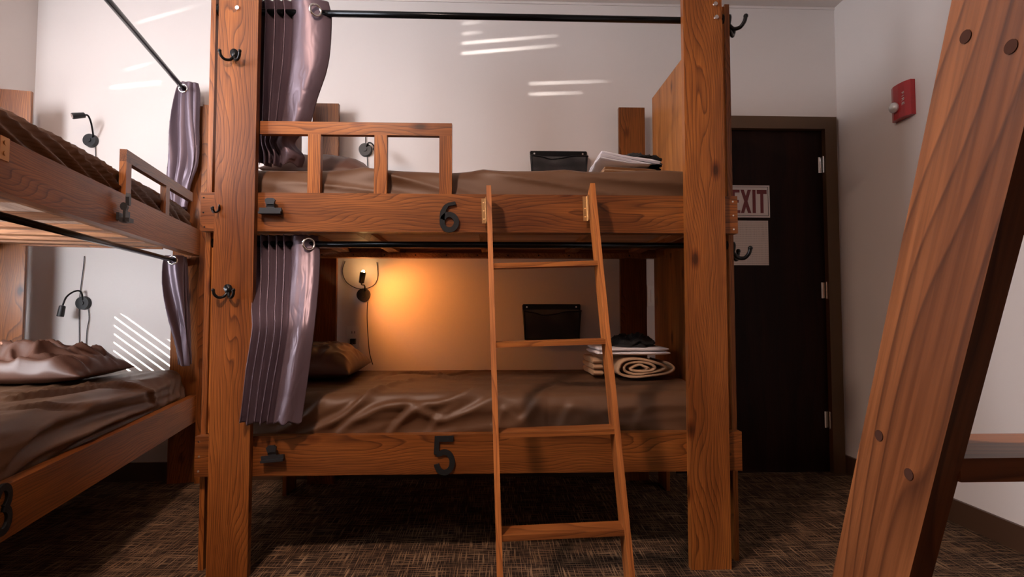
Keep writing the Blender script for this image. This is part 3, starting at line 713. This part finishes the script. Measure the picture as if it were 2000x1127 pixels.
ml_up = mattress(SP+0.012, BL-SP-0.012, 0.082, BD-0.075, 1.3638-0.14+0.060, 1.482, wr_gather, 'mattress in tightly gathered brown sheet on upper berth of left bunk bed', LM, nx=420, r=0.07)
ml_lo = mattress(SP+0.012, BL-SP-0.012, 0.082, BD-0.075, 0.4694-0.14+0.060, 0.606, wr_leftlow, 'mattress in creased brown sheet on lower berth of left bunk bed', LM, nx=300, r=0.06)

# ------------------------------------------------------------------ pillows
def pillow(loc, size, rot, label, seed, wr=1.0, sag=0.0, nose=0):
    bm = bmesh.new(); sx, sy, h = size; n = 70; m = 60; rows_t, rows_b = [], []
    def ht(u, v): return (max(0, 1-abs(u)**3.2)**0.62)*(max(0, 1-abs(v)**3.0)**0.62)
    for i in range(n+1):
        u = -1+2*i/n; ct, cb = [], []
        for j in range(m+1):
            v = -1+2*j/m
            pin = 1-0.07*(1-abs(u)**2)*abs(v)**2; pin2 = 1-0.06*(1-abs(v)**2)*abs(u)**2
            x, y = u*sx/2*pin2, v*sy/2*pin; q = ht(u, v)
            rr_ = math.sqrt(u*u+v*v); edge = min(1, (1-max(abs(u), abs(v)))*4)
            w_ = (0.014*ridge(nz(u*2.2+v*1.4+seed, v*3.2-u+seed), 2.2)+0.010*nz(u*4+seed, v*4, 1))*wr*q
            if nose: w_ += 0.013*wr*q*math.sin(u*13+nz(u*2, v*2, seed)*4+v*2.0)*(0.3+0.7*abs(u))
            ct.append((x, y, h*0.30+q*h*0.70+w_)); cb.append((x, y, h*0.30-q*h*0.30))
        rows_t.append(ct); rows_b.append(cb)
    grid(bm, rows_t); grid(bm, rows_b)
    bmesh.ops.remove_doubles(bm, verts=bm.verts, dist=0.0008)
    o = obj('pillow', bm, PILW, None, smooth=True); o.location = loc; o.rotation_euler = rot
    return tag(o, label, 'pillow', 'pillows in brown cases')
pillow((FO.x+0.245, 2.585, 0.616), (0.36, 0.56, 0.150), (0, 0.04, 0.05), 'small brown pillow lit by the lamp on the lower berth of the numbered bunk bed', 3.0, 0.8)
pillow((FO.x+0.300, 2.52, 1.458), (0.46, 0.58, 0.155), (0, 0.03, 0.02), 'brown pillow behind the guard rail of the numbered bunk bed', 8.0, 0.6)
q = LM @ PL(95, 735, 0.40); 
pillow(LM @ Vector((BL-0.42, 0.60, 0.609)), (0.42, 0.70, 0.140), (0, 0, PI/2+PHI-0.12), 'wrinkled brown pillow on the lower berth of the left bunk bed', 14.0, 2.6, nose=1)

# ------------------------------------------------------------------ curtains
def ridge2(v): return (1-min(1, abs(v)*5))**2
def curtain(label, keys, pleats, flap, M=None, nz_=110, amp=0.018, seed=0.0, gro=None, grom=0.021, flapd=0.03, across=None):
    """keys: (t, z, x_left, x_right, y, amplitude, flap width); deep pleats packed left, a broad smooth flap on the right"""
    bm = bmesh.new(); npl = pleats*22; nfl = 40; nu = npl+nfl; rows = []
    for i in range(nz_+1):
        t = i/nz_; kk = lerpkeys(keys, t); z, xl, xr, y, af = kk[:5]; row = []
        for j in range(nu+1):
            if j <= npl:
                s_ = j/npl*(1-flap); q_ = j/npl; ph = q_*pleats*2*PI
                mod = 1+0.35*nz(math.floor(q_*pleats+0.5)*1.7, t*1.2, seed)
                off = math.copysign(abs(math.sin(ph))**0.75, math.sin(ph))
                x = xl+(xr-xl)*s_+0.42*amp*af*math.sin(2*ph)*(1 if xr > xl else -1)*0.6
                yv = y-amp*af*off*mod
            else:
                q_ = (j-npl)/nfl; s_ = (1-flap)+flap*q_
                if across is None:
                    x = xl+(xr-xl)*s_
                    yv = y-flapd*af*math.sin(q_*PI*0.95)*(1-0.2*t)+flapd*0.7*q_**3*af-0.004*math.sin(q_*7+t*5)
                else:
                    w_ = kk[5]; a_ = q_
                    x = xl+(xr-xl)*(1-flap)+(xr-xl)*flap*math.sin(a_*PI*0.5)
                    yv = y+across-0.0+(w_)*max(0, a_-0.12)/0.88 - across*0-(0.02*math.sin(a_*PI)*0)
                    yv = y-0.035*math.sin(min(1, a_/0.25)*PI/2)+(w_+0.035)*max(0, (a_-0.25)/0.75)
                    x += 0.012*math.sin(a_*9+t*4)
            wob = (0.007*nz(x*6+seed, z*2.2, seed)+0.0012*nz(x*30, z*14, seed+5)+0.0012*ridge2(nz(s_*9, z*16, seed)))*min(1, 0.25+t*1.5)
            row.append((x+0.008*nz(z*3, s_*5, seed)*t, yv+wob, z+0.005*math.sin(s_*pleats*2*PI)*(t > 0.97)+0.003*nz(s_*20, seed)))
        rows.append(row)
    grid(bm, rows)
    root = thing('curtain', label, 'curtain', (0, 0, 0), 0, 'grey satin curtains')
    o = obj('fabric', bm, CURT, root, smooth=True)
    sd = o.modifiers.new('thick', 'SOLIDIFY'); sd.thickness = 0.0018; sd.offset = 0
    if gro:
        for gp in gro:
            bm = bmesh.new(); c, ax = Vector(gp[0]), Vector(gp[1]).normalized()
            a = ax.orthogonal().normalized(); b_ = ax.cross(a)
            addtube(bm, [c+(a*math.cos(2*PI*k/24)+b_*math.sin(2*PI*k/24))*grom for k in range(24)], 0.0046, 8, closed=True)
            obj('grommet', bm, CHROME, root, smooth=True)
    if M is not None: root.matrix_world = M
    return root
ry = FO.y+0.090
def X_(px, y, Y): return P(px, y, Y=Y).x
def Z_(px, py, Y): return P(px, py, Y=Y).z
# upper curtain of the front bunk: gathered at the post, tail tucked behind the guard rail
curtain('grey satin curtain on the upper rod, its tail tucked behind the guard rail',
        [(0.0, 2.100, X_(499, 10, ry), X_(640, 10, ry), ry, 1.0), (0.10, 2.03, X_(499, 60, ry), X_(646, 60, ry), ry, 1.0), (0.28, Z_(600, 120, ry), X_(498, 120, ry), X_(640, 120, ry), ry, 1.0),
         (0.50, Z_(600, 190, ry), X_(498, 190, ry), X_(617, 190, ry), ry+0.005, 0.9), (0.66, Z_(600, 240, ry), X_(497, 240, ry), X_(600, 240, ry), ry+0.008, 0.85),
         (0.80, Z_(600, 275, ry), X_(497, 275, ry), X_(570, 275, ry), ry+0.012, 0.75), (0.92, Z_(600, 300, ry), X_(500, 300, ry), X_(585, 300, ry), ry+0.02, 1.2), (1.0, 1.474, X_(500, 318, ry), X_(578, 318, ry), ry+0.03, 1.3)],
        4, 0.50, amp=0.017, seed=2.0, gro=[((X_(616, 28, ry-0.03), ry-0.030, 2.045), (0.8, -1.0, 0.0))], flapd=0.028)
ly = FO.y+0.092; yf = FO.y-0.030
curtain('grey satin curtain on the lower rod hanging in front of the left post',
        [(0.0, 1.203, -0.886, X_(620, 452, ly), ly, 0.9), (0.12, 1.13, -0.880, X_(626, 500, ly), ly-0.012, 1.0), (0.25, 1.04, -0.866, X_(624, 540, ly-0.03), ly-0.040, 1.0),
         (0.40, 0.935, -0.850, X_(618, 600, ly-0.08), ly-0.085, 0.8), (0.52, 0.855, X_(491, 655, yf), X_(610, 655, yf), yf+0.006, 0.75), (0.75, 0.70, X_(479, 735, yf), X_(600, 735, yf), yf, 0.75), (1.0, 0.535, X_(467, 818, yf), X_(588, 818, yf), yf, 0.8)],
        5, 0.42, amp=0.016, seed=5.0, gro=[((X_(603, 478, ly-0.024), ly-0.024, 1.168), (0.9, -1.0, 0.0))], flapd=0.02)
# curtains of the left bunk (local frame, gathered at the far end)
lyy = 0.116
def xl_(px, py): return PL(px, py, lyy).x
def zl_(px, py): return PL(px, py, lyy).z
xe = BL-SP-0.03
c1x, c2x = xl_(358, 178), xl_(338, 505)
curtain('grey satin curtain at far end of the left bunk upper rod',
        [(0, 2.165, xe, c1x, lyy-0.028, 0.8, 0.050), (0.08, 2.11, xe, c1x, lyy-0.028, 1, 0.066), (0.3, 1.95, xe, c1x, lyy-0.0282, 1, 0.085), (0.6, 1.74, xe, c1x, lyy-0.028, 1, 0.09), (0.8, 1.60, xe, c1x+0.01, lyy, 0.8, 0.075), (1, 1.475, xe, c1x+0.02, lyy+0.01, 0.7, 0.05)],
        4, 0.12, M=LM, amp=0.044, seed=9.0, gro=[((c1x-0.006, lyy, 2.126), (1, -0.15, 0))], across=0.0)
curtain('mauve grey satin curtain at far end of the left bunk lower rod',
        [(0, 1.212, xe, c2x, lyy-0.01, 0.8, 0.05), (0.1, 1.16, xe, c2x, lyy-0.01, 1, 0.058), (0.35, 1.02, xe, c2x+0.005, lyy-0.015, 1, 0.055), (0.7, 0.82, xe, c2x+0.01, lyy-0.03, 0.9, 0.03), (1, 0.640, xe, c2x+0.02, lyy-0.045, 0.8, 0.008)],
        4, 0.12, M=LM, amp=0.030, seed=12.0, gro=[((c2x-0.006, lyy, 1.186), (1, -0.15, 0))], across=0.0)

# ------------------------------------------------------------------ clips
def clip(label, loc, rotz, tilt=0.0):
    o = obj('bulldog_clip', clip_bm(tilt), BLKP, None, bevel=0.0008); o.location = loc; o.rotation_euler = (0, 0, rotz); return tag(o, label, 'clip', 'black bulldog clips')
for px, py, lab, ti in ((532, 411, 'black bulldog clip on the upper rail near numeral 6', 0), (536, 890, 'black bulldog clip on the lower rail near numeral 5', -0.09)):
    p = P(px, py, Y=FO.y+PT-0.001); clip(lab, p, 0, ti)
p = PL(231, 418, PT); clip('black bulldog clip on upper rail of the left bunk bed', LM @ Vector((p.x, PT-0.001, p.z)), PI/2+PHI, 0).scale = (0.5, 1.5, 1.9)

# ------------------------------------------------------------------ reading lamps
def reading_lamp(label, base, neck, head_dir, cords, lit=False):
    bx, bz = base
    t = thing('reading_lamp', label, 'wall lamp', (bx, YB-0.0005, bz), 0, 'gooseneck reading lamps')
    bm = bmesh.new(); adddisc(bm, (0, 0, 0), (0, -1, 0), 0.038, 0.022, 28, 0.035); adddisc(bm, (0, -0.022, 0), (0, -1, 0), 0.012, 0.006, 16)
    obj('base', bm, BLKP, t)
    pts = smoothpath([Vector((p[0]-bx, p[1], p[2]-bz)) for p in neck], 8)
    obj('gooseneck', tube(pts, 0.0045, 8), BLACK, t, smooth=True)
    e = pts[-1]; d = Vector(head_dir).normalized()
    bm = bmesh.new(); addtube(bm, [e-d*0.004, e, e+d*0.052, e+d*0.056], [0.008, 0.0145, 0.0165, 0.0150], 20)
    obj('lamp_head', bm, BLKP, t)
    bm = bmesh.new(); adddisc(bm, e+d*0.0562, d, 0.0115, 0.001, 18)
    if lit: bm.free(); bm = bmesh.new(); addball(bm, e+d*0.061, 0.009, 12)
    obj('bulb', bm, GLOW if lit else DARKLED, t)
    for cpts in cords:
        cp = smoothpath([Vector((p.x-bx, p.y-YB, p.z-bz)) for p in cpts], 8)
        obj('cord', tube(cp, 0.0022, 6), BLKP, t, smooth=True)
    return t, Vector((bx, YB, bz))+e+d*0.075
def W(px, py, off=0.006): return P(px, py, Y=YB-off)
b = W(178, 275); e = [W(182, 263, 0.03), W(178, 240, 0.07), W(172, 226, 0.09), W(165, 225, 0.10)]
reading_lamp('small black gooseneck lamp on wall above the left upper berth', (b.x, b.z), [(v.x, v.y-YB, v.z) for v in [W(181, 268, 0.02)]+e], (-0.6, -0.7, -0.35), [[W(186, 285), W(187, 310), W(186, 345)]])
b = W(164, 592); 
reading_lamp('black gooseneck lamp bent down over left lower berth pillow', (b.x, b.z), [(v.x, v.y-YB, v.z) for v in [W(162, 586, 0.02), W(158, 570, 0.03), W(146, 569, 0.05), W(130, 580, 0.08), W(122, 598, 0.09)]], (-0.1, -0.1, -1),
             [[W(165, 500), W(162, 530), W(158, 560), W(155, 600), W(155, 675)], [W(172, 600), W(174, 622), W(170, 645), W(168, 678)]])
b = W(710, 576)
t, hp = reading_lamp('lit black gooseneck lamp above the lower berth pillow', (b.x, b.z), [(v.x, v.y-YB, v.z) for v in [W(713, 568, 0.02), W(712, 558, 0.05), W(707, 556, 0.08), W(706, 552, 0.10)]], (0.12, 0.10, 1.0),
             [[W(674, 510), W(669, 530), W(676, 550), W(694, 562), W(712, 564), W(730, 557), W(738, 540), W(736, 512)], [W(718, 590), W(717, 620), W(719, 660), W(722, 690), W(728, 712)]], lit=True)
lamp('reading_lamp_light', 'SPOT', hp+Vector((0.03, -0.20, -0.03)), 15, (1.0, 0.31, 0.06), hp+Vector((0.42, 0.20, -0.30)), spot_size=1.9, spot_blend=1.0, shadow_soft_size=0.02)
lamp('reading_lamp_bulb', 'POINT', hp+Vector((0, -0.004, 0.008)), 0.35, (1.0, 0.50, 0.18), shadow_soft_size=0.015)
b = W(714, 293)
reading_lamp('round black wall lamp seen through the guard rail', (b.x, b.z), [(v.x, v.y-YB, v.z) for v in [W(716, 286, 0.02), W(720, 279, 0.04), W(727, 281, 0.08), W(733, 290, 0.10)]], (0.5, -0.4, -0.6), [[W(714, 265), W(714, 285)], [W(717, 300), W(718, 330)]])
# outlet with plug
s = W(690, 657); oc = thing('wall_outlet', 'cream duplex outlet plate below the lit reading lamp', 'outlet', (s.x, YB-0.0005, s.z))
obj('outlet_plate', B((-0.036, 0.036, -0.006, 0, -0.058, 0.058)), WHITEP, oc, bevel=0.002)
bm = bmesh.new()
for zz in (0.022, -0.022): addbox(bm, -0.017, 0.017, -0.008, -0.005, zz-0.015, zz+0.015)
ou = obj('receptacle', bm, WHITEP, oc, bevel=0.002)
obj('socket_slot', B((-0.009, -0.006, -0.0085, -0.007, 0.016, 0.029), (0.006, 0.009, -0.0085, -0.007, 0.016, 0.029)), BLKM, ou)
pg = thing('power_plug', 'black power plug in the cream outlet behind the lower pillow', 'plug', (s.x+0.004, YB-0.009, s.z-0.026))
bm = bmesh.new(); addbox(bm, -0.013, 0.013, -0.030, 0, -0.016, 0.014); obj('plug_body', bm, BLKP, pg, bevel=0.004)
obj('plug_cord', tube(smoothpath([(0, -0.028, -0.012), (-0.004, -0.032, -0.03), (-0.008, -0.02, -0.06), (0.02, -0.01, -0.12)], 6), 0.003, 8), BLKP, pg, smooth=True)

# ------------------------------------------------------------------ wire file pockets
def pocket(label, px0, px1, py0, py1, tilt=0.0):
    a, b_ = P(px0, py0, Y=YB-0.04), P(px1, py1, Y=YB-0.04)
    w_, h_ = b_.x-a.x, a.z-b_.z
    t = thing('mesh_pocket', label, 'file holder', ((a.x+b_.x)/2, YB-0.002, b_.z), 0, 'black mesh pockets on the back wall')
    W2 = w_/2; W3 = W2*0.93
    bm = bmesh.new()
    addprism(bm, [(-W2, h_-0.030), (W2, h_-0.030), (W2, h_), (-W2, h_)], 'y', -0.004, 0)
    obj('mounting_strip', bm, BLACK, t, bevel=0.001)
    bm = bmesh.new()
    addtube(bm, [(-W2, -0.002, h_-0.005), (-W3, -0.002, 0.004), (W3, -0.002, 0.004), (W2, -0.002, h_-0.005)], 0.004, 8)
    fr = smoothpath([(-W2, -0.004, h_-0.035), (-W2*0.97, -0.05, h_-0.040), (-W2*0.6, -0.055, h_-0.05), (-W2*0.3, -0.055, h_-0.062), (0.02, -0.055, h_-0.055), (W2*0.45, -0.055, h_-0.044), (W2*0.97, -0.05, h_-0.040), (W2, -0.004, h_-0.035)], 6)
    addtube(bm, fr, 0.0035, 8)
    addtube(bm, [(-W3, -0.002, 0.004), (-W3, -0.040, 0.004), (W3, -0.040, 0.004), (W3, -0.002, 0.004)], 0.0035, 8)
    addtube(bm, [(-W2*0.97, -0.05, h_-0.04), (-W3, -0.040, 0.004)], 0.003, 8); addtube(bm, [(W2*0.97, -0.05, h_-0.04), (W3, -0.040, 0.004)], 0.003, 8)
    obj('wire_frame', bm, BLACK, t, smooth=True)
    bm = bmesh.new(); rows = []
    sel = fr[5:-5]
    for i in range(9):
        f = i/8; rows.append([(p.x*(1-f)+f*W3*(p.x/W2), -0.052*(1-f)-0.040*f, p.z*(1-f)+0.004*f) for p in sel])
    grid(bm, rows)
    vv = [bm.verts.new(p) for p in ((-W2, -0.002, h_-0.03), (W2, -0.002, h_-0.03), (W3, -0.002, 0.004), (-W3, -0.002, 0.004))]; bm.faces.new(vv)
    for s_ in (-1, 1):
        vv = [bm.verts.new(p) for p in ((s_*W2, -0.002, h_-0.035), (s_*W2*0.97, -0.05, h_-0.04), (s_*W3, -0.040, 0.004), (s_*W3, -0.002, 0.004))]; bm.faces.new(vv)
    vv = [bm.verts.new(p) for p in ((-W3, -0.002, 0.004), (W3, -0.002, 0.004), (W3, -0.04, 0.004), (-W3, -0.04, 0.004))]; bm.faces.new(vv)
    obj('mesh_basket', bm, MESHM, t)
    for s_ in (-1, 1):
        bm = bmesh.new(); adddisc(bm, (s_*(W2-0.022), -0.004, h_-0.016), (0, -1, 0), 0.005, 0.002, 12); obj('screw', bm, CHROME, t)
pocket('black wire mesh file holder on wall above the upper mattress', 1037, 1148, 291, 363)
pocket('black wire mesh file holder on wall behind the ladder, lower berth', 1022, 1135, 594, 664)

# ------------------------------------------------------------------ folded bedding
def slab(name, x0, x1, y0, y1, z0, z1, mat, label, cat, seed, layers=3, skew=0.0, drop=0.0, rz=0.0):
    """folded cloth: stacked rounded layers seen from the folded edge"""
    bm = bmesh.new(); cx, cy = (x0+x1)/2, (y0+y1)/2; hx, hy = (x1-x0)/2, (y1-y0)/2; lh = (z1-z0)/layers
    for l in range(layers):
        zc = z0+lh*(l+0.5); ox = 0.008*nz(l*3.1, seed); rows = []
        n1 = 30; m1 = 36
        for i in range(n1+1):
            v = -1+2*i/n1; row = []
            for j in range(m1):
                a = 2*PI*j/m1; ca, sa = math.cos(a), math.sin(a)
                ux = math.copysign(abs(ca)**0.25, ca); uz = math.copysign(abs(sa)**0.6, sa)
                x = ux*(hx*(1-0.03*l)-0.0)+ox; kk = (1-abs(v)**8)**0.5 if abs(v) < 1 else 0.0
                y = v*hy
                z = uz*lh*0.52*max(kk, 0.05)
                z += 0.010*nz(x*7+seed, y*7, l)*(1 if l == layers-1 and uz > 0 else 0.35)
                zz_ = zc+z-drop*(0.5+0.5*x/hx)*(l+1)/layers+skew*(x/hx)
                row.append((cx+x+0.006*nz(y*9, z*20, seed+l), cy+y+0.01*nz(x*5, seed+l), max(z0+0.0008, zz_)))
            rows.append(row)
        vs = grid(bm, rows, True); bm.faces.new(vs[0]); bm.faces.new(vs[-1][::-1])
    o = obj(name, bm, mat, None, smooth=True, origin=(cx, cy, z0)); o.rotation_euler.z = rz
    return tag(o, label, cat)
def roll(x0, x1, yc, z0, z1, depth, label, mat, turns=3.2):
    """blanket folded into a flattened roll, its spiral end towards the room"""
    bm = bmesh.new(); cx, cz = (x0+x1)/2, (z0+z1)/2; hx, hz = (x1-x0)/2, (z1-z0)/2
    n = 150; path = []
    for i in range(n+1):
        t_ = i/n; a = -t_*turns*2*PI+0.4; r_ = 1-0.86*t_; wv = 1+0.08*math.sin(a*3+2)
        path.append(Vector((cx+hx*r_*math.cos(a)*wv*0.95+0.006*math.sin(i*0.31), cz+hz*r_*math.sin(a)*wv*0.93)))
    th = 0.0058; rows = []
    nl = 14
    for k in range(nl+1):
        y = yc+depth*(k/nl); row = []
        for sgn in (1, -1):
            seq = range(n+1) if sgn == 1 else range(n, -1, -1)
            for i in seq:
                t_ = (path[min(i+1, n)]-path[max(i-1, 0)]).normalized(); nn = Vector((-t_.y, t_.x))
                q_ = path[i]+nn*th*sgn*(0.8 if k == 0 else 1)
                row.append((q_.x+0.004*nz(y*12, i*0.05), y+0.016*nz(q_.x*9, q_.y*16, 2.0)*(1-k/nl), q_.y+0.003*nz(y*9, i*0.08)))
        rows.append(row)
    vs = grid(bm, rows, True)
    m_ = len(rows[0])
    for r_, fl in ((vs[0], 0), (vs[-1], 1)):
        for i in range(n): bm.faces.new((r_[i], r_[i+1], r_[m_-2-i], r_[m_-1-i]))
    o = obj('rolled_blanket', bm, mat, None, smooth=True, origin=(cx, yc, z0)); return tag(o, label, 'blanket')
def heap(name, c, size, mat, label, cat, seed):
    bm = bmesh.new(); rows = []; n = 40; m_ = 52
    for i in range(n+1):
        a = PI/2*i/n; row = []
        for j in range(m_):
            b_ = 2*PI*j/m_; sa = math.sin(a)**0.7; x, y, z = sa*math.cos(b_), sa*math.sin(b_), math.cos(a)**0.8 if i < n else 0
            k = 1+0.28*nz(x*2.2+seed, y*2.2, z*2)+0.12*ridge(nz(x*3+seed, y*3, z*4+3), 2)
            row.append((x*size[0]/2*k, y*size[1]/2*k, max(0, z*size[2]*(0.75+0.5*nz(x*2+seed, y*2+1)+0.25*ridge(nz(x*4, y*4, seed), 2)))))
        rows.append(row)
    vs = grid(bm, rows, True); bm.faces.new(vs[-1])
    bmesh.ops.remove_doubles(bm, verts=bm.verts, dist=0.0005)
    o = obj(name, bm, mat, None, smooth=True); o.location = c; return tag(o, label, cat)
# lower berth stack
Yq = 2.33
xa, xb = P(1192, 735, Y=Yq).x, P(1317, 735, Y=Yq).x
zb_ = 0.626
roll(xa, xb-0.004, Yq, zb_, P(1250, 697, Y=Yq).z, 0.30, 'beige blanket rolled up on the lower berth beneath a white sheet', BEIGE)
slab('folded_blanket', P(1158, 735, Y=Yq+0.12).x, xa-0.008, Yq+0.10, Yq+0.40, zb_, P(1165, 700, Y=Yq+0.1).z, BEIGE, 'dark beige folded blanket behind the ladder stile, lower berth', 'blanket', 41, 3)
z1_ = P(1250, 697, Y=Yq).z+0.003
slab('folded_sheet', P(1163, 700, Y=Yq+0.08).x, P(1303, 700, Y=Yq+0.08).x, Yq+0.03, Yq+0.33, z1_, z1_+0.036, WHITEC, 'white folded sheet on the rolled beige blanket, lower berth', 'folded sheet', 11, 2)
heap('folded_towel', (P(1228, 680, Y=Yq+0.2).x, Yq+0.17, z1_+0.034), (0.20, 0.22, 0.052), BLKC, 'black crumpled towel on top of white sheet, lower berth', 'towel', 5.0)
# upper berth stack
Yq = 2.12; zb_ = 1.466
xa, xb = P(1173, 320, Y=Yq).x, P(1296, 320, Y=Yq).x
slab('folded_blanket', xa+0.012, xb-0.02, Yq, Yq+0.26, zb_, zb_+0.042, BEIGE, 'beige folded blanket under white sheet, upper berth near end panel', 'blanket', 31, 3, drop=0.012)
slab('folded_sheet', xa-0.004, xb-0.004, Yq-0.004, Yq+0.27, zb_+0.044, zb_+0.080, WHITEC, 'white folded sheet slanting on the upper berth near end panel', 'folded sheet', 17, 3, skew=-0.022)
heap('folded_towel', (P(1241, 300, Y=Yq+0.12).x, Yq+0.13, zb_+0.060), (0.21, 0.22, 0.050), BLKC, 'black crumpled towel on top of white sheet, upper berth', 'towel', 15.0)
